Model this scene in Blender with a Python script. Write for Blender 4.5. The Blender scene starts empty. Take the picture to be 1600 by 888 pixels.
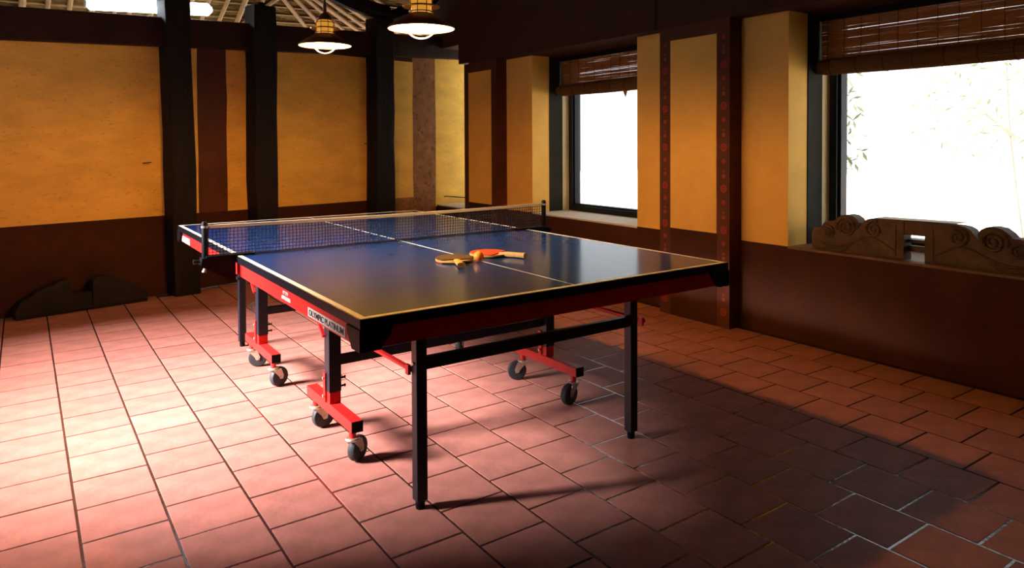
import bpy, bmesh, math, random
from mathutils import Vector, Matrix
random.seed(7)
PI = math.pi
scene = bpy.context.scene
COL = scene.collection

# ---------------------------------------------------------------- camera
FPX = 1105.4
cam_d = bpy.data.cameras.new('camera'); cam = bpy.data.objects.new('camera', cam_d); COL.objects.link(cam)
cam_d.sensor_fit = 'HORIZONTAL'; cam_d.sensor_width = 36.0; cam_d.lens = FPX * 36 / 1600
cam_d.shift_x = (800 - 804.2) / 1600; cam_d.shift_y = (245.4 - 444) / 1600
cam_d.clip_start = 0.02; cam_d.clip_end = 300
FW = Vector((0.57181461, 0.82012721, -0.02047961)); RT = Vector((0.82023958, -0.57200312, -0.00441116)); UP = Vector((0.01533211, 0.01427582, 0.99978054))
CAM = Vector((-0.7381, -1.7879, 1.1739))
m = Matrix.Identity(4)
for i in range(3):
    m[i][0] = RT[i]; m[i][1] = UP[i]; m[i][2] = -FW[i]; m[i][3] = CAM[i]
cam.matrix_world = m
scene.camera = cam

def to_px(P):
    d = Vector(P) - CAM; z = d.dot(FW)
    if z < 0.05: return None
    return (804.2 + FPX * d.dot(RT) / z, 245.4 - FPX * d.dot(UP) / z)

# ---------------------------------------------------------------- world, lights, exposure
world = bpy.data.worlds.new('overcast_sky'); scene.world = world; world.use_nodes = True
wn = world.node_tree.nodes; wn['Background'].inputs[0].default_value = (0.93, 0.97, 1.0, 1); wn['Background'].inputs[1].default_value = 1.65

def area(name, loc, target, sx, sy, power, col, spread=None):
    d = bpy.data.lights.new(name, 'AREA'); d.shape = 'RECTANGLE'; d.size = sx; d.size_y = sy; d.energy = power; d.color = col
    if spread: d.spread = math.radians(spread)
    o = bpy.data.objects.new(name, d); COL.objects.link(o); o.location = loc
    o.rotation_euler = (Vector(target) - Vector(loc)).to_track_quat('-Z', 'Y').to_euler()
    return o
# hazy sunlight entering through the window in the left wall (outside the frame)
sun_d = bpy.data.lights.new('hazy_sun', 'SUN'); sun_d.energy = 66.0; sun_d.angle = math.radians(27); sun_d.color = (1.0, 0.91, 0.91)
sun = bpy.data.objects.new('hazy_sun', sun_d); COL.objects.link(sun); sun.location = (-8, 4, 7)
sun.rotation_euler = Vector((math.cos(math.radians(33)) * math.cos(math.radians(-10)), math.cos(math.radians(33)) * math.sin(math.radians(-10)), -math.sin(math.radians(33)))).to_track_quat('-Z', 'Y').to_euler()
LAMP_POWER = 43
LAMP_COL = (1.0, 0.46, 0.085)

vs = scene.view_settings
vs.view_transform = 'Standard'; vs.look = 'None'; vs.exposure = 0.0; vs.gamma = 1.0; vs.use_curve_mapping = False

# ---------------------------------------------------------------- materials
MATS = {}
def mat(name, col, rough=0.6, spec=0.4, metal=0.0, var=0.0, scale=6.0, stretch=(1, 1, 1), bump=0.0, bscale=None,
        emit=None, estr=0.0, col2=None, objrand=0.0, coat=0.0, dots=None):
    if name in MATS: return MATS[name]
    M = bpy.data.materials.new(name); M.use_nodes = True
    nt = M.node_tree; N = nt.nodes; L = nt.links; b = N['Principled BSDF']
    b.inputs['Base Color'].default_value = (*col, 1); b.inputs['Roughness'].default_value = rough
    b.inputs['Specular IOR Level'].default_value = spec; b.inputs['Metallic'].default_value = metal
    b.inputs['Coat Weight'].default_value = coat; b.inputs['Coat Roughness'].default_value = 0.13
    if emit: b.inputs['Emission Color'].default_value = (*emit, 1); b.inputs['Emission Strength'].default_value = estr
    tc = mp = None
    if var or bump or col2 or dots:
        tc = N.new('ShaderNodeTexCoord'); mp = N.new('ShaderNodeMapping'); mp.inputs['Scale'].default_value = stretch
        L.new(tc.outputs['Object'], mp.inputs['Vector'])
    out = None
    if var or col2:
        nz = N.new('ShaderNodeTexNoise'); nz.inputs['Scale'].default_value = scale; nz.inputs['Detail'].default_value = 6; nz.inputs['Roughness'].default_value = .62
        L.new(mp.outputs[0], nz.inputs['Vector'])
        rp = N.new('ShaderNodeValToRGB'); rp.color_ramp.elements[0].position = .3; rp.color_ramp.elements[1].position = .7
        a = [max(0, c * (1 - var)) for c in col]; z = list(col2) if col2 else [min(1, c * (1 + var)) for c in col]
        rp.color_ramp.elements[0].color = (*a, 1); rp.color_ramp.elements[1].color = (*z, 1)
        L.new(nz.outputs['Fac'], rp.inputs[0]); out = rp.outputs[0]
    if dots:      # small dark pits and specks
        vz = N.new('ShaderNodeTexNoise'); vz.inputs['Scale'].default_value = dots[0]; vz.inputs['Detail'].default_value = 3
        L.new(mp.outputs[0], vz.inputs['Vector'])
        r2 = N.new('ShaderNodeValToRGB'); r2.color_ramp.elements[0].position = dots[1]; r2.color_ramp.elements[1].position = dots[1] + .05
        r2.color_ramp.elements[0].color = (dots[2],) * 3 + (1,); r2.color_ramp.elements[1].color = (1, 1, 1, 1)
        L.new(vz.outputs['Fac'], r2.inputs[0])
        mx = N.new('ShaderNodeMix'); mx.data_type = 'RGBA'; mx.blend_type = 'MULTIPLY'; mx.inputs[0].default_value = 1
        L.new(out, mx.inputs[6]); L.new(r2.outputs[0], mx.inputs[7]); out = mx.outputs[2]
    if objrand:
        oi = N.new('ShaderNodeObjectInfo'); ge = N.new('ShaderNodeNewGeometry'); ad = N.new('ShaderNodeMath'); ad.operation = 'ADD'
        fr = N.new('ShaderNodeMath'); fr.operation = 'FRACT'
        L.new(oi.outputs['Random'], ad.inputs[0]); L.new(ge.outputs['Random Per Island'], ad.inputs[1]); L.new(ad.outputs[0], fr.inputs[0])
        mr = N.new('ShaderNodeMapRange'); mr.inputs[3].default_value = 1 - objrand; mr.inputs[4].default_value = 1 + objrand
        L.new(fr.outputs[0], mr.inputs[0])
        mx = N.new('ShaderNodeMix'); mx.data_type = 'RGBA'; mx.blend_type = 'MULTIPLY'; mx.inputs[0].default_value = 1
        L.new(out, mx.inputs[6]); L.new(mr.outputs[0], mx.inputs[7]); out = mx.outputs[2]
    if out: L.new(out, b.inputs['Base Color'])
    if bump:
        n2 = N.new('ShaderNodeTexNoise'); n2.inputs['Scale'].default_value = bscale or scale * 4; n2.inputs['Detail'].default_value = 5
        L.new(mp.outputs[0], n2.inputs['Vector'])
        bp = N.new('ShaderNodeBump'); bp.inputs['Strength'].default_value = bump; bp.inputs['Distance'].default_value = .01
        L.new(n2.outputs['Fac'], bp.inputs['Height']); L.new(bp.outputs[0], b.inputs['Normal'])
    MATS[name] = M
    return M

TILE = mat('terracotta_tile', (.385, .152, .118), rough=.55, spec=.22, var=.22, scale=9, bump=.12, bscale=40, objrand=.09)
GROUT = mat('grout', (.06, .025, .018), rough=.17, spec=1.0, var=.4, scale=30, bump=.12, bscale=60)
OCHRE = mat('ochre_plaster', (.88, .54, .105), rough=.85, spec=.15, var=.14, scale=3, stretch=(1, 1, 2.4), bump=.25, bscale=35, dots=(26, .33, .82))
OCHRE2 = mat('ochre_paint_smooth', (.86, .50, .105), rough=.75, spec=.2, var=.1, scale=3, bump=.08, bscale=60)
BROWN = mat('brown_band_paint', (.085, .024, .010), rough=.7, spec=.25, var=.25, scale=5, bump=.2, bscale=30)
BROWN2 = mat('corner_brown_band_paint', (.30, .135, .05), rough=.8, spec=.15, var=.3, scale=9, bump=.3, bscale=25, dots=(30, .36, .6))  # paler, more ochre brown for the bands next to the room corner
DADO = mat('dado_paint', (.046, .0115, .004), rough=.75, spec=.2, var=.3, scale=4, bump=.15, bscale=30)
DARKW = mat('dark_wall_paint', (.058, .025, .018), rough=.8, spec=.15, var=.2, scale=4)
TIMBER = mat('dark_timber', (.010, .007, .006), rough=.7, spec=.15, var=.45, scale=7, stretch=(4, 4, .5), bump=.4, bscale=20)
BEAMM = mat('beam_paint', (.030, .012, .008), rough=.7, spec=.2, var=.3, scale=5)
LINING = mat('window_lining', (.020, .019, .011), rough=.7, spec=.15, var=.2, scale=6)
SILL = mat('sill_plaster', (.62, .56, .46), rough=.7, spec=.2, var=.12, scale=8)
SILLB = mat('sill_brown', (.16, .085, .045), rough=.6, spec=.3, var=.2, scale=8)
FRAME = mat('window_frame_paint', (.005, .009, .018), rough=.4, spec=.2)
BLUE = mat('table_blue', (.003, .024, .115), rough=.5, spec=.06, var=.25, scale=14, coat=.62)
LINE = mat('table_line_white', (.78, .76, .62), rough=.5, spec=.2)
EDGE = mat('edge_black', (.004, .004, .007), rough=.4, spec=.15)
RED = mat('red_steel', (.56, .014, .012), rough=.42, spec=.3, var=.1, scale=8)
BLACK = mat('black_steel', (.006, .007, .013), rough=.42, spec=.35, var=.1, scale=8)
PLAST = mat('black_plastic', (.0035, .0035, .005), rough=.5, spec=.10)
RUBBER = mat('wheel_rubber', (.025, .027, .032), rough=.6, spec=.3)
ZINC = mat('zinc_plate', (.50, .46, .36), rough=.38, spec=.5, metal=.75, var=.2, scale=20)
STICK = mat('sticker_white', (.60, .58, .53), rough=.6)
INK = mat('ink_black', (.012, .011, .011), rough=.5)
INKR = mat('print_white', (.80, .78, .74), rough=.5)
NETM = mat('net_cord', (.018, .021, .030), rough=.8)
TAPE = mat('net_tape', (.80, .74, .56), rough=.8)
WOODL = mat('racket_wood', (.64, .35, .08), rough=.5, spec=.4, var=.18, scale=10, stretch=(1, 8, 1))
RUBR = mat('racket_red', (.72, .060, .018), rough=.45, spec=.4)
RUBB = mat('racket_dark', (.055, .028, .010), rough=.5, spec=.4)
BALL = mat('ball_orange', (1.0, .36, .03), rough=.4, spec=.4)
_b = BALL.node_tree.nodes['Principled BSDF']; _b.inputs['Subsurface Weight'].default_value = .8; _b.inputs['Subsurface Radius'].default_value = (1, .5, .2); _b.inputs['Subsurface Scale'].default_value = .03
CARVE = mat('carved_wood', (.085, .045, .021), rough=.65, spec=.25, var=.4, scale=12, bump=.4, bscale=50)
CARVED = mat('dark_carved_wood', (.009, .007, .007), rough=.6, spec=.25, var=.4, scale=12, bump=.3, bscale=50)
BLIND = mat('blind_reed', (.20, .098, .036), rough=.6, spec=.25, var=.5, scale=9, stretch=(1, 3, 14))
CORD = mat('blind_cord', (.02, .014, .01), rough=.9)
THATCH = mat('thatch', (.20, .105, .028), rough=.9, spec=.1, var=.55, scale=9, stretch=(1, 1, 7), bump=.7, bscale=30)
BAMBOO = mat('bamboo_pole', (.36, .18, .05), rough=.6, spec=.3, var=.35, scale=8)
ENAM = mat('lamp_enamel', (.10, .022, .012), rough=.35, spec=.5)
ENAMW = mat('lamp_white_enamel', (.92, .88, .80), rough=.4, emit=(1, .88, .72), estr=1.1)
BRASS = mat('lamp_brass', (.55, .28, .06), rough=.35, metal=.8)
AMBER = mat('lamp_amber_glass', (.70, .30, .03), rough=.2, spec=.5, emit=(1, .45, .05), estr=.55)
BULB = mat('lamp_bulb', (1, .9, .7), emit=(1, .80, .50), estr=30)
TUBE = mat('fluorescent_tube', (1, 1, 1), emit=(.80, .92, 1), estr=26)
HOUSING = mat('lamp_housing_white', (.8, .82, .85), rough=.5)
FLOWR = mat('flower_red_paint', (.26, .020, .010), rough=.7)
FLOWO = mat('flower_orange_paint', (.22, .045, .012), rough=.7)
GROUND = mat('pale_sandy_ground', (.72, .68, .58), rough=.9, var=.15, scale=1)
LEAF = mat('pale_leaf', (.20, .26, .14), rough=.6, var=.15, scale=2)
BARK = mat('pale_bark', (.30, .28, .22), rough=.8, var=.1, scale=5)
CREAM = mat('cream_reveal', (.66, .55, .30), rough=.7, var=.1, scale=6)

def glass_mat():
    M = bpy.data.materials.new('window_glass'); M.use_nodes = True; nt = M.node_tree; nt.nodes.clear()
    o = nt.nodes.new('ShaderNodeOutputMaterial'); t = nt.nodes.new('ShaderNodeBsdfTransparent'); g = nt.nodes.new('ShaderNodeBsdfGlossy'); x = nt.nodes.new('ShaderNodeMixShader')
    g.inputs['Roughness'].default_value = .03; x.inputs[0].default_value = .04
    nt.links.new(t.outputs[0], x.inputs[1]); nt.links.new(g.outputs[0], x.inputs[2]); nt.links.new(x.outputs[0], o.inputs[0])
    return M
GLASS = glass_mat()
_n = BLIND.node_tree; _t = _n.nodes.new('ShaderNodeBsdfTranslucent'); _t.inputs[0].default_value = (.62, .29, .095, 1); _x = _n.nodes.new('ShaderNodeMixShader'); _x.inputs[0].default_value = .36
_o = _n.nodes['Material Output']; _n.links.new(_n.nodes['Principled BSDF'].outputs[0], _x.inputs[1]); _n.links.new(_t.outputs[0], _x.inputs[2]); _n.links.new(_x.outputs[0], _o.inputs[0])

# ---------------------------------------------------------------- mesh helpers
class MB:
    def __init__(s): s.v = []; s.f = []
    def poly(s, vs_, fs):
        k = len(s.v); s.v += [tuple(p) for p in vs_]; s.f += [tuple(k + i for i in f) for f in fs]; return s
    def box(s, x0, x1, y0, y1, z0, z1):
        return s.poly([(x0, y0, z0), (x1, y0, z0), (x1, y1, z0), (x0, y1, z0), (x0, y0, z1), (x1, y0, z1), (x1, y1, z1), (x0, y1, z1)],
                      [(0, 3, 2, 1), (4, 5, 6, 7), (0, 1, 5, 4), (1, 2, 6, 5), (2, 3, 7, 6), (3, 0, 4, 7)])
    def tube(s, pts, r, n=8, cap=True, closed=False):
        pts = [Vector(p) for p in pts]; k = len(s.v); m_ = len(pts)
        rr = r if isinstance(r, (list, tuple)) else [r] * m_
        for i, p in enumerate(pts):
            if closed: d = pts[(i + 1) % m_] - pts[i - 1]
            else: d = pts[min(i + 1, m_ - 1)] - pts[max(i - 1, 0)]
            d.normalize(); a = Vector((0, 0, 1)) if abs(d.z) < .9 else Vector((1, 0, 0))
            u = d.cross(a).normalized(); w = d.cross(u)
            for j in range(n):
                t = 2 * PI * (j + .5) / n; s.v.append(tuple(p + (u * math.cos(t) + w * math.sin(t)) * rr[i]))
        for i in range(m_ if closed else m_ - 1):
            i2 = (i + 1) % m_
            for j in range(n):
                s.f.append((k + i * n + j, k + i * n + (j + 1) % n, k + i2 * n + (j + 1) % n, k + i2 * n + j))
        if cap and not closed:
            s.f.append(tuple(k + j for j in range(n))[::-1]); s.f.append(tuple(k + (m_ - 1) * n + j for j in range(n)))
        return s
    def lathe(s, prof, c, n=28, axis='z', closed=False):
        k = len(s.v); c = Vector(c)
        for r, h in prof:
            for j in range(n):
                t = 2 * PI * j / n; a, b_ = r * math.cos(t), r * math.sin(t)
                s.v.append(tuple(c + (Vector((a, b_, h)) if axis == 'z' else Vector((h, a, b_)) if axis == 'x' else Vector((a, h, b_)))))
        q = len(prof)
        for i in range(q if closed else q - 1):
            i2 = (i + 1) % q
            for j in range(n): s.f.append((k + i * n + j, k + i * n + (j + 1) % n, k + i2 * n + (j + 1) % n, k + i2 * n + j))
        return s
    def prism(s, poly, fn0, fn1):
        n = len(poly); k = len(s.v)
        s.v += [tuple(fn0(*p)) for p in poly] + [tuple(fn1(*p)) for p in poly]
        s.f.append(tuple(k + i for i in range(n))); s.f.append(tuple(k + n + i for i in reversed(range(n))))
        for i in range(n): s.f.append((k + i, k + n + i, k + n + (i + 1) % n, k + (i + 1) % n))
        return s
    def build(s, name, M, parent=None, smooth=False, bevel=0.0, loc=None, mesh=None):
        me = bpy.data.meshes.new(name); me.from_pydata(s.v, [], s.f)
        bm = bmesh.new(); bm.from_mesh(me); bmesh.ops.recalc_face_normals(bm, faces=bm.faces[:])
        if bevel:
            es = [e for e in bm.edges if len(e.link_faces) == 2 and e.calc_face_angle(0) > .5]
            bmesh.ops.bevel(bm, geom=es, offset=bevel, segments=2, profile=.6, affect='EDGES', clamp_overlap=True)
        bm.to_mesh(me); bm.free()
        if smooth:
            for p_ in me.polygons: p_.use_smooth = True
            me.set_sharp_from_angle(angle=math.radians(40))
        me.materials.append(M)
        o = bpy.data.objects.new(name, me); COL.objects.link(o)
        if parent: o.parent = parent
        if loc: o.location = loc
        return o
def tag(o, label=None, cat=None, group=None, kind=None):
    if label: o['label'] = label
    if cat: o['category'] = cat
    if group: o['group'] = group
    if kind: o['kind'] = kind
    return o
def empty(name, loc=(0, 0, 0)):
    o = bpy.data.objects.new(name, None); COL.objects.link(o); o.location = loc; o.empty_display_size = .1; return o
def B(*a): return MB().box(*a)
def inst(src, parent, loc=None, rot=None):
    c = src.copy(); COL.objects.link(c); c.parent = parent
    if loc is not None: c.location = loc
    if rot is not None: c.rotation_euler = rot
    return c

# ---------------------------------------------------------------- back wall frame: s along the wall, o into the room, z up
BA = math.atan(.2); BT = Vector((math.cos(BA), math.sin(BA), 0)); BN = Vector((-math.sin(BA), math.cos(BA), 0)); BO = Vector((0, 4.26, 0))
def bw(s, o, z): return tuple(BO + BT * s - BN * o + Vector((0, 0, z)))
def bbox_(mb, s0, s1, o0, o1, z0, z1, dz=0.0):
    P = [bw(s, o, z + dz * s) for z in (z0, z1) for s, o in ((s0, o0), (s1, o0), (s1, o1), (s0, o1))]
    return mb.poly(P, [(0, 3, 2, 1), (4, 5, 6, 7), (0, 1, 5, 4), (1, 2, 6, 5), (2, 3, 7, 6), (3, 0, 4, 7)])
def bwy(X): return 4.26 + .2 * X            # Y of the wall face at X

# ================================================================ FLOOR
floor = tag(MB().poly([(-2.9, -3.4, -.0012), (3.45, -3.4, -.0012), (3.45, 5.0, -.0012), (-2.9, 3.75, -.0012),
                       (-2.9, -3.4, -.12), (3.45, -3.4, -.12), (3.45, 5.0, -.12), (-2.9, 3.75, -.12)],
                      [(0, 1, 2, 3), (7, 6, 5, 4), (0, 4, 5, 1), (1, 5, 6, 2), (2, 6, 7, 3), (3, 7, 4, 0)]).build('floor', GROUT),
            'terracotta tile floor laid in staggered square tiles with dark joints', kind='structure')
TW, TL, TG = .2375, .2315, .008
def tile_mb(x, y, z, mb, tx=0.0, ty=0.0):
    a, b_, c = TW / 2 - TG / 2, TL / 2 - TG / 2, .0010
    V = [(x - a, y - b_, z - .02), (x + a, y - b_, z - .02), (x + a, y + b_, z - .02), (x - a, y + b_, z - .02)]
    V += [(x - a, y - b_, z - c), (x + a, y - b_, z - c), (x + a, y + b_, z - c), (x - a, y + b_, z - c)]
    a -= c; b_ -= c
    V += [(x - a, y - b_, z), (x + a, y - b_, z), (x + a, y + b_, z), (x - a, y + b_, z)]
    F = [(8, 9, 10, 11)]
    for q in (0, 4):
        for i in range(4): F.append((q + i, q + (i + 1) % 4, q + 4 + (i + 1) % 4, q + 4 + i))
    return mb.poly(V, F)
spots = []
for k in range(-10, 15):
    x = -.375 + TW * (k + .5)
    if x - TW / 2 < -2.8 or x + TW / 2 > 3.1: continue
    ph = (.035 if k % 2 == 0 else .165) + random.uniform(-.012, .012)
    for j in range(-14, 22):
        y = ph + TL * (j + .5)
        if y < -3.2 or y + TL / 2 > bwy(x) + .1: continue
        q = [to_px((x + sx * TW / 2, y + sy * TL / 2, 0)) for sx, sy in ((-1, -1), (1, -1), (1, 1), (-1, 1))]
        ar = 0
        if all(q):
            if any(-40 < p[0] < 1640 and -40 < p[1] < 930 for p in q):
                ar = abs(sum(q[i][0] * q[(i + 1) % 4][1] - q[(i + 1) % 4][0] * q[i][1] for i in range(4))) / 2
                if ar > 60000: ar = 0
        spots.append((ar, x, y))
spots.sort(key=lambda t: -t[0])
tile0 = None; rest = MB()
for i, (ar, x, y) in enumerate(spots):
    dz = random.uniform(-.0002, .0005)
    if i < 300 and ar > 0:
        if tile0 is None:
            tile0 = tile_mb(0, 0, 0, MB()).build('tile', TILE, floor); t = tile0
        else: t = inst(tile0, floor)
        t.location = (x, y, dz); t.rotation_euler = (random.uniform(-.002, .002), random.uniform(-.002, .002), random.uniform(-.004, .004))
    else: tile_mb(x, y, dz, rest)
tag(rest.build('tile_field', TILE, floor), kind='stuff')

# ================================================================ BACK WALL
wb = tag(bbox_(MB(), -2.95, 3.62, -.25, 0, 0, 2.02, .012).build('wall_back', DADO), 'rear wall painted in ochre panels above a dark red dado', kind='structure')
BZ = .049                                     # the top beam rises slightly to the right
def bpanel(name, s0, s1, z0, z1, M, o=.004, slope=0):
    mb = MB(); n = 7; pts = []
    # hand-painted, slightly wavy vertical edges
    for i in range(n): pts.append((s0 + random.uniform(-.004, .004), z0 + (z1 - z0) * i / (n - 1)))
    for i in reversed(range(n)): pts.append((s1 + random.uniform(-.004, .004), z0 + (z1 - z0) * i / (n - 1)))
    return mb.prism(pts, lambda s, z: bw(s, 0, z), lambda s, z: bw(s, o, z)).build(name, M, wb)
for s0, s1 in ((-2.9, .17 + .1), (.27, .437), (.675, 1.0), (1.0, 2.25), (2.25, 2.61)):
    bpanel('plaster_panel', s0, s1, .617, 2.0, OCHRE)
bpanel('plaster_panel', 2.91, 3.60, .50, 2.12, OCHRE)
bpanel('painted_band', .437, .675, .617, 2.0, BROWN, .003)
bpanel('painted_band', 2.61, 2.91, .30, 2.12, BROWN2, .003)
bpanel('painted_band', 2.30, 2.61, .30, .617, BROWN2, .003)
tag(bbox_(MB(), -2.95, 3.30, -.25, .10, 1.917, 2.137, BZ).build('trim_1', BEAMM, bevel=.008), 'dark painted timber beam running along the top of the rear wall', kind='structure')

def post(s0, s1, off, ztop, label, lean=0.0, cap=False):
    base = Vector(bw((s0 + s1) / 2, off, 0)); r = empty('timber_post', base)
    mb = MB(); n = 9; hw = (s1 - s0) / 2
    P = []
    for i in range(n):
        z = ztop * i / (n - 1); w = hw * (1 + random.uniform(-.05, .05)); c = (s0 + s1) / 2 - lean * z + random.uniform(-.004, .004)
        P += [Vector(bw(c + a * w, o_, z)) - base for a, o_ in ((-1, off), (1, off), (1, 0.005), (-1, 0.005))]
    F = [(3, 2, 1, 0), tuple(4 * (n - 1) + i for i in range(4))]
    for i in range(n - 1):
        for j in range(4): F.append((4 * i + j, 4 * i + (j + 1) % 4, 4 * i + 4 + (j + 1) % 4, 4 * i + 4 + j))
    mb.poly(P, F).build('shaft', TIMBER, r, bevel=.01)
    if cap:
        k = MB().tube([Vector(bw((s0 + s1) / 2 - lean * ztop, off * .5, ztop)) - base, Vector(bw((s0 + s1) / 2 - lean * ztop, off * .5, ztop + .035)) - base], .03, 10)
        k.build('peg', TIMBER, r)
    tag(r, label, 'post', 'timber posts along the rear wall')
    return r
post(.185, .372, .18, 2.58, 'dark timber post left of the table, in front of the white tube light', .022)
post(.835, 1.035, .18, 2.33, 'dark timber post in the middle of the rear wall, short peg on top', .0, True)
post(2.045, 2.255, .18, 2.37, 'dark timber post nearest the lit room corner', .0)
# curved brace above the third post
r = empty('roof_brace', bw(2.15, .1, 2.36))
base = Vector(bw(2.15, .1, 2.36)); pts = []
for i in range(11):
    t = i / 10; s = 2.22 - 1.25 * t ** 1.1; z = 2.37 + .42 * t ** 2.0; pts.append(Vector(bw(s, .11, z + .07)) - base)
MB().tube(pts, [.075] * 11, 8).build('curved_timber', TIMBER, r, smooth=True)
MB().tube([Vector(bw(2.15, .11, 2.36)) - base, Vector(bw(2.75, .11, 2.62)) - base, Vector(bw(3.1, .11, 2.95)) - base], .06, 8).build('side_timber', TIMBER, r, smooth=True)
tag(r, 'dark curved timber brace above the post near the corner', 'brace')
# small wall hooks
hk = []
for i, (s, z, lb) in enumerate(((.02, 1.03, 'far left ochre panel'), (2.02, 1.17, 'ochre panel between the two right-hand posts'))):
    o = MB().tube([bw(s, .003, z), bw(s, .03, z), bw(s + .05, .035, z + .004)], .004, 6).build('wall_hook', BLACK)
    tag(o, 'small dark metal hook in the ' + lb, 'hook', 'hooks on the rear wall')

# ================================================================ RIGHT WALL
XM, XN, XO = 2.87, 2.985, 3.39
ZS, ZT = .549, 1.945
wr = empty('wall_right', (XM, 1.0, 0)); tag(wr, 'thick right-hand wall with window niches, ochre panels and dark upper wall', kind='structure')
def rp(name, M, x0, x1, y0, y1, z0, z1, bevel=0.0):
    return MB().box(x0 - XM, x1 - XM, y0 - 1, y1 - 1, z0, z1).build(name, M, wr, bevel=bevel)
for y0, y1 in ((3.679, 4.256), (1.053, 1.638), (-1.575, -.99)):
    rp('pier', BROWN, XM, XO, y0, y1, 0, ZT)
for y0, y1 in ((3.278, 3.679), (1.638, 1.972), (.72, 1.053), (-.99, -.62)):
    rp('niche_wall', OCHRE2, XN, XO, y0, y1, ZS, ZT)
    rp('niche_dado', DADO, XN - .002, XO, y0, y1, 0, ZS)
for y0, y1 in ((1.972, 3.278), (-.62, .72)): rp('sill_wall', DADO, XN - .002, XO, y0, y1, 0, ZS - .012)
rp('corner_dado', DADO, XM, XO, 4.256, 5.0, 0, .51)
rp('upper_wall', DARKW, XM, XO, -3.4, 4.17, ZT, 4.9)
rp('upper_wall_end', DARKW, XM + .004, XO, 4.174, 4.37, 1.962, 4.9)
rp('corner_lintel', DARKW, XM + .02, XO, 4.37, 5.0, 2.16, 4.9)
rp('near_wall', DADO, XM, XO, -3.4, -1.575, 0, ZT)
# painted panels on the piers, upper joint lines
for y0, y1 in ((3.766, 4.170), (1.151, 1.538), (-1.48, -1.09)):
    rp('plaster_panel', OCHRE2, XM - .004, XM, y0, y1, .592, 1.855)
    rp('pier_dado', DADO, XM - .002, XM, y0, y1, 0, .590)
rp('joint_groove', TIMBER, XM - .003, XM, 1.668, 1.680, ZT, 3.0)
# painted flower bands beside the near pier panel
def ring_mesh(r0, r1, n=14):
    mb = MB(); V = []
    for r_ in (r0, r1):
        for j in range(n): V.append((-.0005, r_ * math.cos(2 * PI * j / n), r_ * math.sin(2 * PI * j / n)))
    if r0 > 0: F = [(j, (j + 1) % n, n + (j + 1) % n, n + j) for j in range(n)]
    else: V = V[n:]; F = [tuple(range(n))]
    return mb.poly(V, F)
big = dot = tri = None
for yc in (1.588, 1.097):
    for k in range(21):
        z = .10 + .0865 * k
        if k % 3 == 0:
            if big is None: o = big = ring_mesh(.013, .026).build('painted_ring', FLOWR, wr)
            else: o = inst(big, wr)
            o.location = (-.0015, yc - 1, z)
            o2 = ring_mesh(0, .009).build('painted_dot', FLOWR, wr) if dot is None else inst(dot, wr); dot = dot or o2
            o2.location = (-.0018, yc - 1, z)
        elif k % 3 == 1:
            o = ring_mesh(0, .014, 10).build('painted_flower', FLOWO, wr) if tri is None else inst(tri, wr); tri = tri or o
            o.location = (-.0015, yc - 1, z - .008)
            o2 = inst(dot, wr, (-.0018, yc - 1, z + .022)); 
        else:
            o = inst(big, wr, (-.0015, yc - 1, z)); o.scale = (1, .62, .62)
            o2 = inst(dot, wr, (-.0018, yc - 1, z)); o2.scale = (1, 1.3, 1.3)

# windows: lining, reveal, sill, frame, pane
def window(name, y0, y1, label, zb=ZS, zt=ZT, wall_sill=True):
    r = empty(name, (XO, (y0 + y1) / 2, zb)); yc = (y0 + y1) / 2; tag(r, label, kind='structure')
    def b(n, M, x0, x1, a, c, z0, z1, bev=0.0): return MB().box(x0 - XO, x1 - XO, a - yc, c - yc, z0 - zb, z1 - zb).build(n, M, r, bevel=bev)
    b('sill', SILL if y0 > 1 else SILLB, XN - .006, XO + .02, y0 + .001, y1 - .001, zb - .011, zb + .001)
    for a, c in ((y1 - .006, y1 - .0005), (y0 + .0005, y0 + .006)):
        b('lining', LINING, 3.175, 3.325, a, c, zb + .002, zt - .001)
        b('reveal', CREAM, 3.326, 3.392, a + .002 if a > yc else a, c, zb + .002, zt - .001)
    fw = .05; f0, f1 = XO, XO + .055
    for a, c in ((y1 - fw - .012, y1 - .012), (y0 + .012, y0 + fw + .012)):
        st = b('stile', FRAME, f0, f1, a, c, zb + .002, zt - .002, .004)
        b('inner_bead', FRAME, f0 + .02, f1 + .03, a - .018 if a > yc else c, a if a > yc else c + .018, zb + .05, zt - .05)
    b('bottom_rail', FRAME, f0, f1, y0 + fw + .013, y1 - fw - .013, zb + .002, zb + .05, .004)
    b('top_rail', FRAME, f0, f1, y0 + fw + .013, y1 - fw - .013, zt - .05, zt - .002, .004)
    b('bottom_bead', FRAME, f0 + .02, f1 + .03, y0 + fw + .03, y1 - fw - .03, zb + .051, zb + .066)
    b('pane', GLASS, f0 + .035, f0 + .039, y0 + fw + .013, y1 - fw - .013, zb + .05, zt - .05)
    # outer wall around the frame, closing the opening
    b('outer_jamb', CREAM, XO, XO + .10, y1 - .011, y1 + .02, zb, zt); b('outer_jamb', CREAM, XO, XO + .10, y0 - .02, y0 + .011, zb, zt)
    return r
window('window_1', -.62, .72, 'large bright window at the right with a carved wooden piece on its sill')
window('window_2', 1.972, 3.278, 'bright window behind the table with a pale sill')
w3 = empty('window_3', (XO, 4.6, .52)); tag(w3, 'narrow bright window hidden in the room corner, pale sill', kind='structure')
def w3b(n, M, x0, x1, a, c, z0, z1): return MB().box(x0 - XO, x1 - XO, a - 4.6, c - 4.6, z0 - .52, z1 - .52).build(n, M, w3)
w3b('sill', SILL, XM - .004, XO, 4.258, 4.842, .511, .522)
w3b('stile', FRAME, XO + .002, XO + .05, 4.26, 4.30, .53, 2.15); w3b('bottom_rail', FRAME, XO + .002, XO + .05, 4.301, 4.93, .53, .57)
w3b('pane', GLASS, XO + .02, XO + .024, 4.30, 4.93, .571, 2.15)
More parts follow.
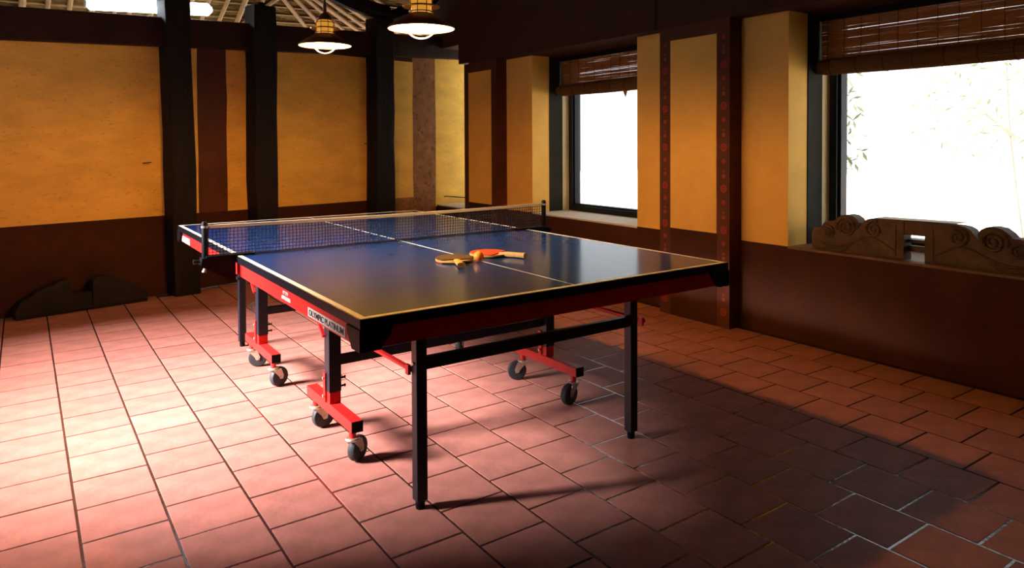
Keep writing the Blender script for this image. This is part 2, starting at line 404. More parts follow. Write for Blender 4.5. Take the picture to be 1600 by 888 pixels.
st = MB().tube([(2.955, 4.83, .60), (2.96, 4.80, .605), (3.10, 4.50, .598), (3.16, 4.38, .595)], .005, 6).build('window_stay', BLACK)
tag(st, 'thin black metal window stay rod in the bright corner window', 'window stay')

# ---------------------------------------------------------------- roll-up blinds
def blind(y0, y1, label, zroll):
    r = empty('reed_blind', (3.29, (y0 + y1) / 2, 1.93)); C0 = Vector(r.location)
    sl = MB(); z = 1.925; k = 0
    while z > zroll + .03:
        h = random.choice((.0045, .005, .006)); wob = random.uniform(-.0012, .0012)
        x = 3.30 + random.uniform(-.003, .003); n = 7
        yy = [y0 + .01 + (y1 - y0 - .02) * i / n for i in range(n + 1)]
        zz = [z + random.uniform(-.0008, .0008) for _ in yy]
        sl.tube([Vector((x, a, b_)) - C0 for a, b_ in zip(yy, zz)], h / 2 * 1.42, 4)
        z -= h + random.choice((-.0008, -.0006, -.0004, -.0003, .0, .0013)); k += 1
    tag(sl.build('reed_slats', BLIND, r), kind='stuff')
    c = MB(); y = y1 - .05
    while y > y0 + .03:
        c.tube([Vector((3.294, y + random.uniform(-.003, .003), 1.93)) - C0, Vector((3.2935, y, 1.8)) - C0, Vector((3.294, y + random.uniform(-.004, .004), zroll + .01)) - C0], .0015, 4); y -= .105
    tag(c.build('stitch_cords', CORD, r), kind='stuff')
    # the rolled-up lower part: a loose spiral of reeds
    ro = MB(); n = 60; prof = []
    for i in range(n + 1):
        t = i / n * 2.6 * 2 * PI; rad = .018 + .030 * (i / n); prof.append((math.cos(t) * rad * .9, math.sin(t) * rad * 1.05))
    ye = [y0 + .004, y0 + .02, (y0 + y1) / 2, y1 - .02, y1 + .0 - .004]
    ro.lathe([(.010, ye[0]), (.035, ye[0]), (.046, ye[1]), (.050, ye[2]), (.044, ye[3]), (.032, ye[4]), (.008, ye[4])], (0, 0, 0), 22, 'y')
    ro.v = [(a[0] + 3.275 - C0.x, a[1] - C0.y, a[2] + zroll - C0.z + .012 * ((a[1] - ye[0]) / (y1 - y0) - .5) * 0) for a in ro.v]
    rl = ro.build('roll', BLIND, r, smooth=True)
    rd = MB()
    for j in range(26):
        t = 2 * PI * j / 26; rr_ = .0495
        rd.tube([Vector((3.275 + math.cos(t) * q, y, zroll + math.sin(t) * q)) - C0 for y, q in ((y0 + .008, .040), (y0 + .05, .047), ((y0 + y1) / 2, .0505), (y1 - .06, .045), (y1 - .006, .036))], .0042, 5)
    tag(rd.build('roll_reeds', BLIND, rl), kind='stuff')
    y = y1 - .10
    while y > y0 + .06:
        MB().tube([Vector((3.275 + math.cos(2 * PI * j / 14) * .0545, y, zroll + math.sin(2 * PI * j / 14) * .0545)) - C0 for j in range(14)], .0014, 4, closed=True).build('roll_cord', CORD, rl); y -= .16
    MB().box(3.28 - C0.x, 3.32 - C0.x, y0 + .008 - C0.y, y1 - .008 - C0.y, 1.905 - C0.z, 1.944 - C0.z).build('head_rail', TIMBER, r)
    tag(r, label, 'blind', 'rolled reed blinds'); return r
blind(-.612, .712, 'half-rolled brown reed blind above the carved piece at the right window', 1.622)
b2 = blind(1.98, 3.27, 'half-rolled brown reed blind in the window behind the table', 1.640)
fr = MB().prism([(2.42, 1.60), (2.36, 1.60), (2.385, 1.535)], lambda y, z: (3.262, y, z), lambda y, z: (3.266, y, z)).build('torn_strip', BLIND)
fr.parent = b2; fr.matrix_parent_inverse = Matrix.Translation(-Vector(b2.location))

# ================================================================ UNSEEN WALLS, ROOF
wl = empty('wall_left', (-2.7, 0, 0)); tag(wl, 'left wall with a daylight window, outside the picture', kind='structure')
WY0, WY1, WZ0, WZ1 = 1.32, 3.36, 1.32, 2.6
for a in ((-3.4, WY0, 0, 5), (WY1, 3.9, 0, 5), (WY0, WY1, 0, WZ0), (WY0, WY1, WZ1, 5)):
    MB().box(-.2, 0, a[0], a[1], a[2], a[3]).build('wall_block', BROWN, wl)
wf = tag(B(-2.9, 3.4, -3.6, -3.4, 0, 5).build('wall_front', BROWN), 'wall behind the camera', kind='structure')

RS = .6
def rz(s, d): return 2.62 + .045 * s - RS * d
def rpnt(s, d, up=0.0): return tuple(BO + BT * s + BN * d + Vector((0, 0, rz(s, d) + up)))
ceil = MB().poly([rpnt(-4, 1.5), rpnt(3.8, 1.5), rpnt(3.8, -3.2), rpnt(-4, -3.2), rpnt(-4, 1.5, .18), rpnt(3.8, 1.5, .18), rpnt(3.8, -3.2, .18), rpnt(-4, -3.2, .18)],
                 [(0, 1, 2, 3), (7, 6, 5, 4), (0, 4, 5, 1), (1, 5, 6, 2), (2, 6, 7, 3), (3, 7, 4, 0)]).build('ceiling', THATCH)
tag(ceil, 'thatched roof underside on bamboo rafters', kind='structure')
a, b_ = Vector(rpnt(-4, -3.2)), Vector(rpnt(3.8, -3.2))
MB().poly([a, b_, (4.5, -4.2, 1.9), (-4.6, -4.2, 1.9), a + Vector((0, 0, .18)), b_ + Vector((0, 0, .18)), (4.5, -4.2, 2.1), (-4.6, -4.2, 2.1)],
          [(0, 1, 2, 3), (7, 6, 5, 4), (0, 4, 5, 1), (1, 5, 6, 2), (2, 6, 7, 3), (3, 7, 4, 0)]).build('front_slope', THATCH, ceil)
raf = [(-.617 - .16 * k, .557, .15) for k in range(3)] + [(-.457, .536, .15), (-.313, .517, .15), (-.16, .5, .15), (0, .48, .15), (.106, .462, .15), (.27, .44, .14), (.42, .42, .13), (.56, .40, .12), (.70, .385, .12), (.856, .365, .11), (1.005, .345, .16), (1.16, .32, .18)]
raf += [(1.38, .296, 1.27), (1.50, .28, 1.5), (1.613, .266, 1.75), (1.708, .254, 2.0), (1.83, .25, 2.1), (1.98, .25, 2.2), (2.15, .25, 2.2), (2.5, .25, 2.1), (3.07, .075, 1.55), (1.25, .31, -.55)]
for i, (s, d, k) in enumerate(raf):
    q = random.uniform(.017, .024)
    MB().tube([rpnt(s + k * (e - d), e, -q) for e in (.02, d, .85, 1.1)], [q, q, q * .95, q * .9], 7).build('rafter', BAMBOO, ceil, smooth=True)
for e in (.1, .235, .37, .47, .56, .66, .78):
    MB().tube([rpnt(s, e + random.uniform(-.012, .012), -.008) for s in (-1.6, -.8, 0, .8, 1.5, 2.3, 3.2)], .010, 6).build('batten', BAMBOO, ceil, smooth=True)
th = MB()
for i in range(2600):          # loose thatch straws
    s = random.uniform(-1.3, 3.6); d = random.uniform(0, .95); an = random.uniform(-.5, .5); l = random.uniform(.05, .18)
    p0 = Vector(rpnt(s, d, -random.uniform(0, .012))); p1 = Vector(rpnt(s + l * math.cos(an) * .9, d + l * math.sin(an) * .4, -random.uniform(0, .016)))
    w = Vector((0, 0, .0022)); th.poly([p0 - w, p1 - w, p1 + w, p0 + w], [(0, 1, 2, 3)])
tag(th.build('thatch_straws', THATCH, ceil), kind='stuff')

# ================================================================ LAMPS
def pendant(loc, label):
    r = empty('pendant_lamp', loc)
    sh = MB().lathe([(.150, 0), (.147, .006), (.095, .040), (.055, .064), (.046, .070), (.046, .074), (.058, .068), (.098, .044), (.150, .009), (.153, .003)], (0, 0, 0), 40, closed=True)
    o = sh.build('shade', ENAM, r, smooth=True)
    inn = MB().lathe([(.1485, .0015), (.146, .0055), (.0945, .0385), (.0545, .0625), (.0445, .069), (.001, .069)], (0, 0, 0), 40).build('shade_lining', ENAMW, o, smooth=True)
    MB().lathe([(.001, .052), (.012, .053), (.018, .057), (.016, .062), (.012, .067), (.001, .068)], (0, 0, 0), 18).build('bulb', BULB, r, smooth=True)
    MB().tube([(-.066 * math.cos(t) * RT.x, -.066 * math.cos(t) * RT.y, .012 - .055 * math.sin(t)) for t in [PI * i / 12 for i in range(13)]], .0035, 6).build('guard_hoop', ENAMW, r, smooth=True)
    MB().lathe([(.030, .074), (.045, .076), (.047, .085), (.047, .135), (.036, .150), (.034, .150), (.044, .134), (.044, .086), (.030, .078)], (0, 0, 0), 26).build('amber_glass', AMBER, r, smooth=True)
    cg = empty('wire_cage'); cg.parent = r
    cage = MB()
    for j in range(8):
        t = 2 * PI * j / 8; c, s = math.cos(t), math.sin(t)
        cage.tube([(.052 * c, .052 * s, .070), (.053 * c, .053 * s, .10), (.053 * c, .053 * s, .138), (.030 * c, .030 * s, .165)], .0022, 5)
    for z, q in ((.078, .054), (.102, .082), (.136, .054)):
        cage.tube([(q * math.cos(2 * PI * j / 24), q * math.sin(2 * PI * j / 24), z) for j in range(24)], .003, 5, closed=True)
    bpy.data.objects.remove(cg)
    cage.build('wire_cage', BRASS, r, smooth=True)
    MB().lathe([(.082, .098), (.082, .104), (.048, .108), (.048, .102)], (0, 0, 0), 26, closed=True).build('collar_ring', BRASS, r, smooth=True)
    MB().lathe([(.040, .150), (.038, .168), (.024, .185), (.010, .196), (.010, .24), (.001, .24)], (0, 0, 0), 20).build('cap', ENAM, r, smooth=True)
    MB().tube([(0, 0, .235), (.004, 0, .8), (0, 0, 1.75)], .006, 6).build('cord', BLACK, r)
    d = bpy.data.lights.new('lamp_light', 'POINT'); d.energy = LAMP_POWER; d.color = LAMP_COL; d.shadow_soft_size = .024
    l = bpy.data.objects.new('lamp_light', d); COL.objects.link(l); l.parent = r; l.location = (0, 0, .025)
    tag(r, label, 'lamp', 'pendant lamps over the table'); return r
pendant((.731, 2.256, 1.744), 'smaller-looking lit pendant lamp with dark red shade, further from the camera')
pendant((.763, 1.104, 1.691), 'larger-looking lit pendant lamp with dark red shade, nearer the camera')

r = empty('fluorescent_light', bw(.07, -.09, 2.20)); base = Vector(r.location)
q0, q1 = Vector(bw(-.31, -.08, 2.212)) - base, Vector(bw(.575, -.08, 2.279)) - base
dv = (q1 - q0).normalized()
MB().tube([q0, q0 + dv * .012, q1 - dv * .012, q1], [.040, .050, .050, .040], 20).build('tube', TUBE, r, smooth=True)
o_ = -BN * -.05
MB().tube([q0 + BN * .08, q1 + BN * .08], .03, 4).build('housing', HOUSING, r)
for q, s in ((q0, -1), (q1, 1)): MB().tube([q + dv * s * .001, q + dv * s * .02], .026, 12).build('end_cap', HOUSING, r)
tag(r, 'glaring white tube light on top of the rear wall beam behind the leftmost post', 'light')

# ================================================================ TABLE
H, TWD, TLN, MID = .70, 1.525, 2.70, 1.35
T = tag(empty('table_tennis_table', (.7625, 1.35, 0)), 'blue table tennis table with red apron, black legs and red caster frames', 'table')
TC = Vector(T.location)
def tb(name, M, x0, x1, y0, y1, z0, z1, bevel=0.0, parent=None):
    return MB().box(x0 - TC.x, x1 - TC.x, y0 - TC.y, y1 - TC.y, z0, z1).build(name, M, parent or T, bevel=bevel)
def tt(name, M, pts, r_, n=8, parent=None, smooth=True):
    return MB().tube([Vector(p_) - TC for p_ in pts], r_, n).build(name, M, parent or T, smooth=smooth)
for h, (y0, y1) in enumerate(((0, 1.343), (1.357, TLN))):
    top = tb('tabletop', BLUE, .004, TWD - .004, y0 + .004, y1 - .004, H - .022, H)
    # black edge moulding
    for a in ((0, .004, y0, y1), (TWD - .004, TWD, y0, y1), (.0041, TWD - .0041, y0, y0 + .004), (.0041, TWD - .0041, y1 - .004, y1)):
        tb('edge_moulding', EDGE, a[0], a[1], a[2], a[3], H - .029, H - .0004, parent=top).location = (0, 0, 0)
    lz0, lz1 = H + .00005, H + .0007
    tb('side_line', LINE, .004, .022, y0 + .004, y1 - .004, lz0, lz1, parent=top); tb('side_line', LINE, TWD - .018, TWD - .004, y0 + .004, y1 - .004, lz0, lz1, parent=top)
    ye = (y0 + .004, y0 + .022) if h == 0 else (y1 - .022, y1 - .004)
    tb('end_line', LINE, .0221, TWD - .0181, ye[0], ye[1], lz0, lz1, parent=top)
    cy = (ye[1] + .0001, y1 - .004) if h == 0 else (y0 + .004, ye[0] - .0001)
    tb('centre_line', LINE, .7605, .7645, cy[0], cy[1], lz0, lz1, parent=top)
    # red apron frame, channel section
    az0, az1 = H - .088, H - .030
    ap = tb('side_apron', RED, .012, .032, y0 + .012, y1 - .012, az0, az1, .003); ap2 = tb('side_apron', RED, TWD - .032, TWD - .012, y0 + .012, y1 - .012, az0, az1, .003)
    for yy in (y0 + .012, y1 - .032): tb('end_apron', RED, .0325, TWD - .0325, yy, yy + .02, az0, az1, .003)
    # corner guards at the outer end
    ys = -1 if h == 0 else 1; yo = y0 if h == 0 else y1
    for sx, xo in ((-1, 0), (1, TWD)):
        g = MB()
        prof = [(0, -.0295), (.095, -.0295), (.090, -.05), (.066, -.078), (.058, -.090), (0, -.090)]
        f_in = lambda u: yo - ys * u
        # along the end edge
        g.prism(prof, lambda u, z: Vector((xo - sx * u, yo + ys * .003, H + z)) - TC, lambda u, z: Vector((xo - sx * u, yo - ys * .013, H + z)) - TC)
        g.prism(prof, lambda u, z: Vector((xo + sx * .003, yo - ys * u + ys * .003, H + z)) - TC, lambda u, z: Vector((xo - sx * .013, yo - ys * u + ys * .003, H + z)) - TC)
        g.build('corner_guard', PLAST, T)
    # outer legs
    yl = .235 if h == 0 else TLN - .235
    for xl in (.296, TWD - .296):
        lg = tb('leg', BLACK, xl - .019, xl + .019, yl - .019, yl + .019, .028, H - .089, .004)
        tt('levelling_foot', PLAST, [(xl, yl, .0), (xl, yl, .006), (xl, yl, .029)], [.014, .015, .015], 14, parent=lg)
        if h == 1: tb('leg_collar', BLACK, xl - .030, xl + .026, yl - .030, yl + .030, .392, .406, .003, parent=lg)
        tt('hinge_bolt', ZINC, [(xl - .024, yl, .47), (xl + .024, yl, .47)], .005, 8, parent=lg)
    tb('crossbar', BLACK, .316, TWD - .316, yl - .012, yl + .012, .447, .487, .003)
    # caster frames
    yc = .855 if h == 0 else TLN - .855
    for side, xc in ((0, .240), (1, TWD - .240)):
        up = tb('upright', BLACK, xc - .0245, xc + .0245, yc - .027, yc + .027, .215, H - .089, .004)
        sk = tb('upright_socket', RED, xc - .0225, xc + .0225, yc - .025, yc + .025, .1715, .2149, .002)
        tb('bracket_strip', RED, xc - .030, xc - .025, yc + .006, yc + .027, .172, .285, parent=up)
        for zz in (.195, .265): tt('bolt', ZINC, [(xc - .036, yc + .016, zz), (xc - .03, yc + .016, zz)], .006, 10, parent=up)
        for zz in (.23, .262): tt('spring_pin', BLACK, [(xc + .0245, yc - .01, zz), (xc + .040, yc - .01, zz), (xc + .046, yc - .01, zz)], [.004, .004, .007], 8, parent=up)
        rail = tb('caster_rail', RED, xc - .022, xc + .022, yc - .24, yc + .24, .130, .171, .003)
        for e in (-1, 1): tb('end_plug', PLAST, xc - .0215, xc + .0215, yc + e * .2405 - .002, yc + e * .2405 + .002, .1305, .1705, parent=rail)
        # ring pull on the upright
        if h == 1 or side == 1:
            tt('pull_ring', BLACK, [(xc - .024, yc + .024, .365), (xc - .026, yc + .06, .368), (xc - .027, yc + .095, .352), (xc - .027, yc + .10, .335), (xc - .026, yc + .07, .320), (xc - .024, yc + .024, .322)], .0035, 6)
        # red strut to the outer leg, small bracket to the apron
        ydir = -1 if h == 0 else 1
        tt('strut', RED, [(xc + .031, yc + ydir * .01, .448), (xc + .040, yl - ydir * .024, .446)], .0095, 6)
        tb('strut_clip', RED, xc + .026, xc + .0365, yl - ydir * .03 - .010, yl - ydir * .03 + .010, .430, .462)
        tt('apron_bracket', RED, [(xc - .031, yc + .23, H - .095), (xc - .031, yc + .01, .428)], .008, 4)
        # casters
        for e, ang in ((-1, (.55, -.2, .35, -.75)[h * 2 + side]), (1, (.1, .45, -.4, .15)[h * 2 + side])):
            px, py = xc, yc + e * .195
            cs = MB(); cs.tube([(0, 0, .129), (0, 0, .100)], .013, 12); cs.v = cs.v
            stem = MB().tube([Vector((px, py, .1295)) - TC, Vector((px, py, .098)) - TC], .013, 12).build('caster_stem', RED, T, smooth=True)
            dx, dy = math.cos(ang), math.sin(ang)          # trailing direction
            if side == 1: dx = -dx
            D = Vector((dx, dy, 0)); S = Vector((-dy, dx, 0)); P0 = Vector((px, py, 0)) - TC; WC = P0 + D * .030 + Vector((0, 0, .047))
            fk = MB().lathe([(.001, .0975), (.024, .0975), (.027, .093), (.024, .087), (.001, .087)], P0, 18)
            for q in (-1, 1):
                pr = [(-.018, .090), (.030, .090), (.044, .054), (.040, .038), (.024, .038), (.016, .054)]
                fk.prism(pr, lambda u, z: P0 + D * u + S * q * .0175 + Vector((0, 0, z)), lambda u, z: P0 + D * u + S * q * .0200 + Vector((0, 0, z)))
            fk.build('caster_fork', ZINC, stem)
            wh = MB(); n = 24; prof = [(.010, -.0145), (.033, -.0155), (.0435, -.0135), (.047, -.007), (.047, .007), (.0435, .0135), (.033, .0155), (.010, .0145)]
            for r_, hh in prof:
                for j in range(n):
                    t = 2 * PI * j / n; wh.v.append(tuple(WC + D * (r_ * math.cos(t)) + Vector((0, 0, r_ * math.sin(t))) + S * hh))
            for i in range(len(prof)):
                i2 = (i + 1) % len(prof)
                for j in range(n): wh.f.append((i * n + j, i * n + (j + 1) % n, i2 * n + (j + 1) % n, i2 * n + j))
            wh.build('wheel', RUBBER, stem, smooth=True)
            MB().tube([WC - S * .022, WC + S * .022], .007, 10).build('axle', ZINC, stem, smooth=True)
    tb('inner_crossbar', BLACK, .2655, TWD - .2655, yc - .012, yc + .012, .312, .350, .003)

# stickers and lettering on the left apron
def text(body, size, fn, M, parent, width=None, font_off=0.0, depth=.0004):
    cu = bpy.data.curves.new('lettering', 'FONT'); cu.body = body; cu.size = size; cu.align_x = 'CENTER'; cu.align_y = 'CENTER'; cu.extrude = depth; cu.offset = font_off
    tmp = bpy.data.objects.new('lettering_tmp', cu); COL.objects.link(tmp)
    bpy.context.view_layer.update()
    dg = bpy.context.evaluated_depsgraph_get(); me = bpy.data.meshes.new_from_object(tmp.evaluated_get(dg))
    bpy.data.objects.remove(tmp)
    xs = [v.co.x for v in me.vertices]; ysx = [v.co.y for v in me.vertices]; k = (width / (max(xs) - min(xs))) if width else 1
    cx, cy = (max(xs) + min(xs)) / 2, (max(ysx) + min(ysx)) / 2
    for v in me.vertices: v.co = fn((v.co.x - cx) * k, v.co.y - cy, v.co.z)
    me.materials.clear(); me.materials.append(M)
    o = bpy.data.objects.new('lettering', me); COL.objects.link(o); o.parent = parent; return o
AX = .0115
def sticker(y0, y1, z0, z1, name='sticker'): return tb(name, STICK, AX - .0008, AX + .0003, min(y0, y1), max(y0, y1), z0, z1)
s1 = sticker(.455, .135, .6185, .6475); tag(s1, 'white sticker with black lettering')
text('OLYMPIC PLATINUM', .026, lambda x, y, z: Vector((AX - .0012 - z, .295 - x, .633 + y)) - TC, INK, s1, width=.296, font_off=.0006)
s2 = tb('printed_mark', RED, AX - .0003, AX + .0003, .64, .74, .619, .655)
text('ITTF', .016, lambda x, y, z: Vector((AX - .0008 - z, .690 - x, .650 + y)) - TC, INKR, s2, width=.055)
text('APPROVED', .017, lambda x, y, z: Vector((AX - .0008 - z, .685 - x, .632 + y)) - TC, INKR, s2, width=.10, font_off=.0006)
s3 = sticker(2.405, 2.672, .617, .650)

# ---------------------------------------------------------------- net
NT = tag(empty('table_tennis_net', (.7625, MID, .70)), 'net with pale top tape clamped across the middle of the blue table', 'net')
NC = Vector(NT.location)
nb = lambda name, M, x0, x1, y0, y1, z0, z1, bev=0.0, par=None: MB().box(x0 - NC.x, x1 - NC.x, y0 - NC.y, y1 - NC.y, z0 - NC.z, z1 - NC.z).build(name, M, par or NT, bevel=bev)
XL, XR = -.120, 1.645
nt_ = MB(); cell = .0145; nx = int((XR - XL - .03) / cell); zb, zt_ = .706, .825
for i in range(nx + 1):
    x = XL + .015 + (XR - XL - .03) * i / nx; sw = .0035 * math.sin(i * .8)
    nt_.tube([Vector((x + sw * math.sin(PI * k / 3), MID + .002 * math.sin(i * .11 + k), zb + (zt_ - zb) * k / 3)) - NC for k in range(4)], .0017, 4, cap=False)
for k in range(9):
    z = zb + (zt_ - zb) * k / 8.5
    nt_.tube([Vector((XL + .015 + (XR - XL - .03) * i / 40, MID + .002 * math.sin(i * .4 + k), z + .0008 * math.sin(i * 1.7))) - NC for i in range(41)], .0017, 4, cap=False)
nt_.tube([Vector((XL + .015 + (XR - XL - .03) * i / 30, MID, zb - .001)) - NC for i in range(31)], .0025, 5)
nt_.build('netting', NETM, NT)
tp = MB(); n = 40; V = []
for i in range(n + 1):
    x = XL + .02 + (XR - XL - .04) * i / n; sag = -.006 * math.sin(PI * i / n)
    V += [Vector((x, MID - .004, .822 + sag)) - NC, Vector((x, MID - .004, .836 + sag)) - NC, Vector((x, MID + .004, .836 + sag)) - NC, Vector((x, MID + .004, .822 + sag)) - NC]
F = [(0, 1, 2, 3), tuple(4 * n + j for j in (3, 2, 1, 0))]
for i in range(n):
    for j in range(4): F.append((4 * i + j, 4 * i + (j + 1) % 4, 4 * i + 4 + (j + 1) % 4, 4 * i + 4 + j))
tp.poly(V, F).build('top_tape', TAPE, NT, smooth=False)
for sx, xp, xe in ((-1, XL, 0.0), (1, XR, TWD)):
    ps = MB().tube([Vector((xp, MID, .69)) - NC, Vector((xp, MID, .845)) - NC, Vector((xp, MID, .852)) - NC], [.013, .013, .008], 14).build('net_post', PLAST, NT, smooth=True)
    MB().tube([Vector((xp, MID, .836)) - NC, Vector((xp - sx * .03, MID, .832)) - NC], .004, 6).build('tape_tie', TAPE, ps)
    MB().tube([Vector((xp, MID - .001, .825)) - NC, Vector((xp, MID - .001, .834)) - NC], .0142, 12).build('post_band', ZINC, ps)
    # clamp: arm over the edge, lower jaw, screw
    nb('clamp_plate', PLAST, min(xe - sx * .075, xp), max(xe - sx * .075, xp), MID - .028, MID + .028, .7012, .7085, .002)
    cl = MB().prism([(0, .7005), (.125, .7005), (.125, .668), (.10, .640), (.03, .606), (.0, .606), (-.03, .622)] if 0 else [(.004, .7005), (.135, .7005), (.140, .672), (.11, .652), (.03, .604), (.004, .604)],
                    lambda u, z: Vector((xe + sx * u, MID - .026, z)) - NC, lambda u, z: Vector((xe + sx * u, MID + .026, z)) - NC).build('clamp_body', PLAST, NT)
    MB().tube([Vector((xe + sx * .12, MID, .655)) - NC, Vector((xe + sx * .125, MID, .640)) - NC], [.006, .009], 10).build('clamp_screw', ZINC, cl)
    MB().tube([Vector((xe + sx * .141, MID, .687)) - NC, Vector((xe + sx * .165, MID, .687)) - NC], [.006, .011], 10).build('tension_knob', PLAST, cl)

# ---------------------------------------------------------------- rackets and ball
def racket(c, hd, face, label, tilt=0.0):
    r = empty('table_tennis_racket', (c[0], c[1], H + .0008)); n = 36
    d = Vector((hd[0], hd[1], 0)).normalized(); w = Vector((-d.y, d.x, 0))
    out = []
    for j in range(n):
        t = 2 * PI * j / n; u, v = .080 * math.cos(t), .076 * math.sin(t)
        out.append((u, v))
    Z = lambda u, v, z: d * u + w * v + Vector((0, 0, z))
    bl = MB().prism(out, lambda u, v: Z(u, v, .0045), lambda u, v: Z(u, v, .0110)).build('blade', WOODL, r)
    rb = [(u, v) for u, v in out if u < .062]; rb.sort(key=lambda q: math.atan2(q[1], q[0] - .0001) % (2 * PI))
    rub = [(u * .985, v * .985) for u, v in out if u < .060]
    MB().prism(rub, lambda u, v: Z(u, v, .0112), lambda u, v: Z(u, v, .0150)).build('rubber_face', face, r)
    MB().prism(rub, lambda u, v: Z(u, v, .0006), lambda u, v: Z(u, v, .0044)).build('rubber_back', RUBB if face is RUBR else RUBR, r)
    hp = [(.055, .012), (.085, .0125), (.12, .012), (.150, .0135), (.172, .016)]; V = []
    for u, hw in hp:
        hz = .0105 if u > .08 else .006
        for j in range(10):
            t = 2 * PI * j / 10; V.append(Z(u, hw * math.copysign(abs(math.cos(t)) ** .7, math.cos(t)), .0108 + hz * math.copysign(abs(math.sin(t)) ** .7, math.sin(t))))
    F = [tuple(range(10)), tuple(4 * 10 + j for j in reversed(range(10)))]
    for i in range(4):
        for j in range(10): F.append((10 * i + j, 10 * i + (j + 1) % 10, 10 * i + 10 + (j + 1) % 10, 10 * i + 10 + j))
    MB().poly(V, F).build('handle', WOODL, r, smooth=True)
    tag(r, label, 'racket', 'rackets on the table'); return r
racket((.678, .668), (-.36, -.93), RUBB, 'table tennis racket with dark brown face, handle towards the camera')
racket((.862, .703), (.47, -.88), RUBR, 'table tennis racket with red face beside the orange ball')
bl = MB().lathe([(.0005 + .02 * math.sin(PI * i / 16), -.02 * math.cos(PI * i / 16)) for i in range(17)], (0, 0, 0), 28).build('table_tennis_ball', BALL, None, smooth=True, loc=(.752, .603, H + .0208))
tag(bl, 'orange table tennis ball between the two rackets', 'ball')

# ================================================================ CARVED PIECES
def spiral(mb, c, r0, turns, sgn, fn, rt=.0055, start=0.0):
    pts = []; n = int(22 * turns)
    for i in range(n + 1):
        t = i / n; a = start + sgn * 2 * PI * turns * t; rr_ = r0 * (1 - .86 * t); pts.append(fn(c[0] + rr_ * math.cos(a), c[1] + rr_ * math.sin(a)))
    mb.tube(pts, [rt * (1 - .35 * i / n) for i in range(n + 1)], 6)
cr = tag(empty('carved_bracket', (3.07, .022, ZS + .0015)), 'carved wooden scrollwork bracket lying on the sill of the right window', 'carving')
CC = Vector(cr.location)
half = [(.596, .5505), (.598, .645), (.584, .672), (.55, .679), (.533, .691), (.52, .709), (.495, .716), (.466, .716), (.448, .736), (.420, .756), (.386, .763), (.355, .759), (.330, .744), (.316, .722), (.322, .694), (.334, .681), (.318, .692), (.304, .712), (.285, .738), (.262, .750), (.232, .754), (.074, .756), (.074, .5505)]
X0, X1 = 3.035, 3.115
for sg in (1, -1):
    pl = [((y - .022) * sg, z - CC.z) for y, z in half]
    bd = MB().prism(pl, lambda y, z: (X0 - CC.x, y, z), lambda y, z: (X1 - CC.x, y, z)).build('scroll_block', CARVE, cr, bevel=.004)
    rel = MB(); fn = lambda y, z: Vector((X0 - CC.x - .001, (y - .022) * sg, z - CC.z))
    spiral(rel, (.388, .692), .058, 2.3, 1, fn, .010, -.3); spiral(rel, (.492, .655), .036, 1.8, 1, fn, .0085, 1.2); spiral(rel, (.232, .695), .048, 1.9, -1, fn, .009, 2.0)
    for k in range(4):
        rel.tube([fn(.56 - .02 * k + (.22 - .03 * k) * -t, .60 - .012 * k - .025 * math.sin(PI * t) + .02 * t) for t in [i / 10 for i in range(11)]], .005, 6)
    rel.tube([fn(.345 - .22 * t, .615 + .035 * math.sin(PI * t * 1.2)) for t in [i / 10 for i in range(11)]], .0055, 6)
    rel.tube([fn(.115, .57 + .16 * t) for t in (0, .5, 1)], .003, 5)
    rel.build('scroll_relief', CARVE, bd, smooth=True)
MB().box(X0 - CC.x + .004, X1 - CC.x, -.0515, .0515, .684 - CC.z, .754 - CC.z).build('bridge_block', CARVE, cr)
for z in (.648, .612): MB().box(X0 + .045 - CC.x, X1 - .01 - CC.x, -.0515, .0515, z - CC.z - (.008 if z > .63 else .018), z - CC.z + (.008 if z > .63 else .012)).build('cross_rail', CARVE, cr)
MB().prism([(.22, .7575), (-.19, .7645), (-.185, .7665), (.225, .7595)], lambda y, z: (X0 - .012 - CC.x, y - .022, z - CC.z), lambda y, z: (X1 + .02 - CC.x, y - .022, z - CC.z)).build('top_board', SILL, cr)

fo = tag(empty('wooden_carving', bw(-.42, .1, 0)), 'dark carved wooden piece with two wedges lying on the floor by the rear wall', 'carving')
FC = Vector(fo.location)
fl = [(-.832, .001), (-.835, .06), (-.805, .12), (-.775, .135), (-.743, .15), (-.715, .175), (-.689, .185), (-.655, .20), (-.625, .203), (-.59, .222), (-.548, .232), (-.509, .225), (-.505, .001)]
fl2 = [(-.372, .001), (-.372, .20), (-.343, .228), (-.271, .222), (-.235, .205), (-.20, .19), (-.16, .165), (-.11, .145), (-.05, .11), (-.006, .066), (-.01, .001)]
for pl in (fl, fl2):
    MB().prism(pl, lambda s, z: Vector(bw(s, .155, z)) - FC, lambda s, z: Vector(bw(s, .06, z)) - FC).build('wedge', CARVED, fo, bevel=.004)
MB().prism([(-.504, .001), (-.504, .135), (-.373, .125), (-.373, .001)], lambda s, z: Vector(bw(s, .14, z)) - FC, lambda s, z: Vector(bw(s, .07, z)) - FC).build('middle_block', CARVED, fo)
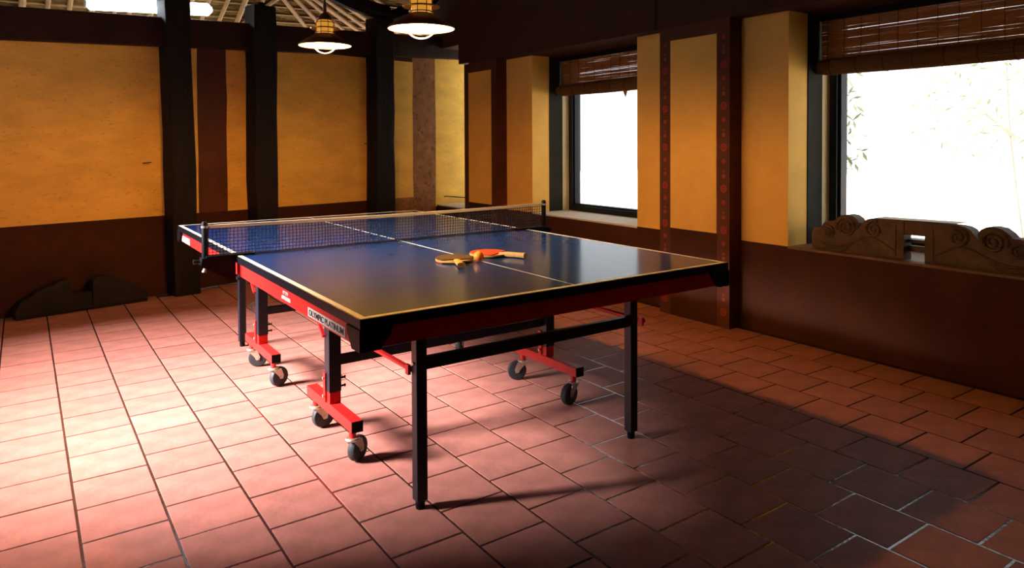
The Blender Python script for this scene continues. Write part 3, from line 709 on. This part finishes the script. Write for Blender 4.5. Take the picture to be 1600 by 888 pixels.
MB().prism([(-.82, .018), (-.82, .030), (-.02, .030), (-.02, .018)], lambda s, z: Vector(bw(s, .163, z)) - FC, lambda s, z: Vector(bw(s, .1555, z)) - FC).build('base_moulding', CARVED, fo)

# ================================================================ OUTSIDE
gr = tag(B(3.5, 30, -22, 26, -.35, -.30).build('ground', GROUND), 'pale sunlit ground outside the windows', kind='structure')
def tree(x, y, h, rad, label, seed, lean=0.0, nleaf=1500):
    rnd = random.Random(seed); r = empty('garden_tree', (x, y, -.3))
    pts = [(lean * t, .12 * math.sin(3 * t), h * t) for t in [i / 6 for i in range(7)]]
    MB().tube(pts, [.10 * (1 - .6 * i / 6) for i in range(7)], 8).build('trunk', BARK, r, smooth=True)
    br = MB()
    for k in range(7):
        z = h * rnd.uniform(.35, .95); a = rnd.uniform(0, 2 * PI); l = rad * rnd.uniform(.6, 1)
        br.tube([(lean * z / h, 0, z), (lean * z / h + l * .5 * math.cos(a), l * .5 * math.sin(a), z + .25 * l), (lean * z / h + l * math.cos(a), l * math.sin(a), z + .2 * l)], [.035, .02, .008], 5)
    br.build('branches', BARK, r)
    lf = MB()
    for k in range(nleaf):
        a = rnd.uniform(0, 2 * PI); q = rad * math.sqrt(rnd.random()); z = h * rnd.uniform(.3, 1.12)
        c = Vector((lean * z / h + q * math.cos(a), q * math.sin(a), z)); d = Vector((rnd.uniform(-1, 1), rnd.uniform(-1, 1), rnd.uniform(-1.2, .3))).normalized(); w = d.cross(Vector((rnd.random(), rnd.random(), 1))).normalized(); l = rnd.uniform(.08, .17)
        lf.poly([c, c + d * l * .5 + w * l * .14, c + d * l, c + d * l * .5 - w * l * .14], [(0, 1, 2, 3)])
    tag(lf.build('foliage', LEAF, r), kind='stuff')
    tag(r, label, 'tree', 'trees outside the windows')
tree(7.4, 3.9, 3.6, 1.0, 'pale overexposed tree seen through the left part of the right window', 3, .3)
tree(11.5, 2.6, 4.2, 1.3, 'pale overexposed tree further off in the middle of the right window', 5, -.4)
tree(8.6, -.4, 3.4, .8, 'pale overexposed tree at the right edge of the right window', 9, .2, 500)
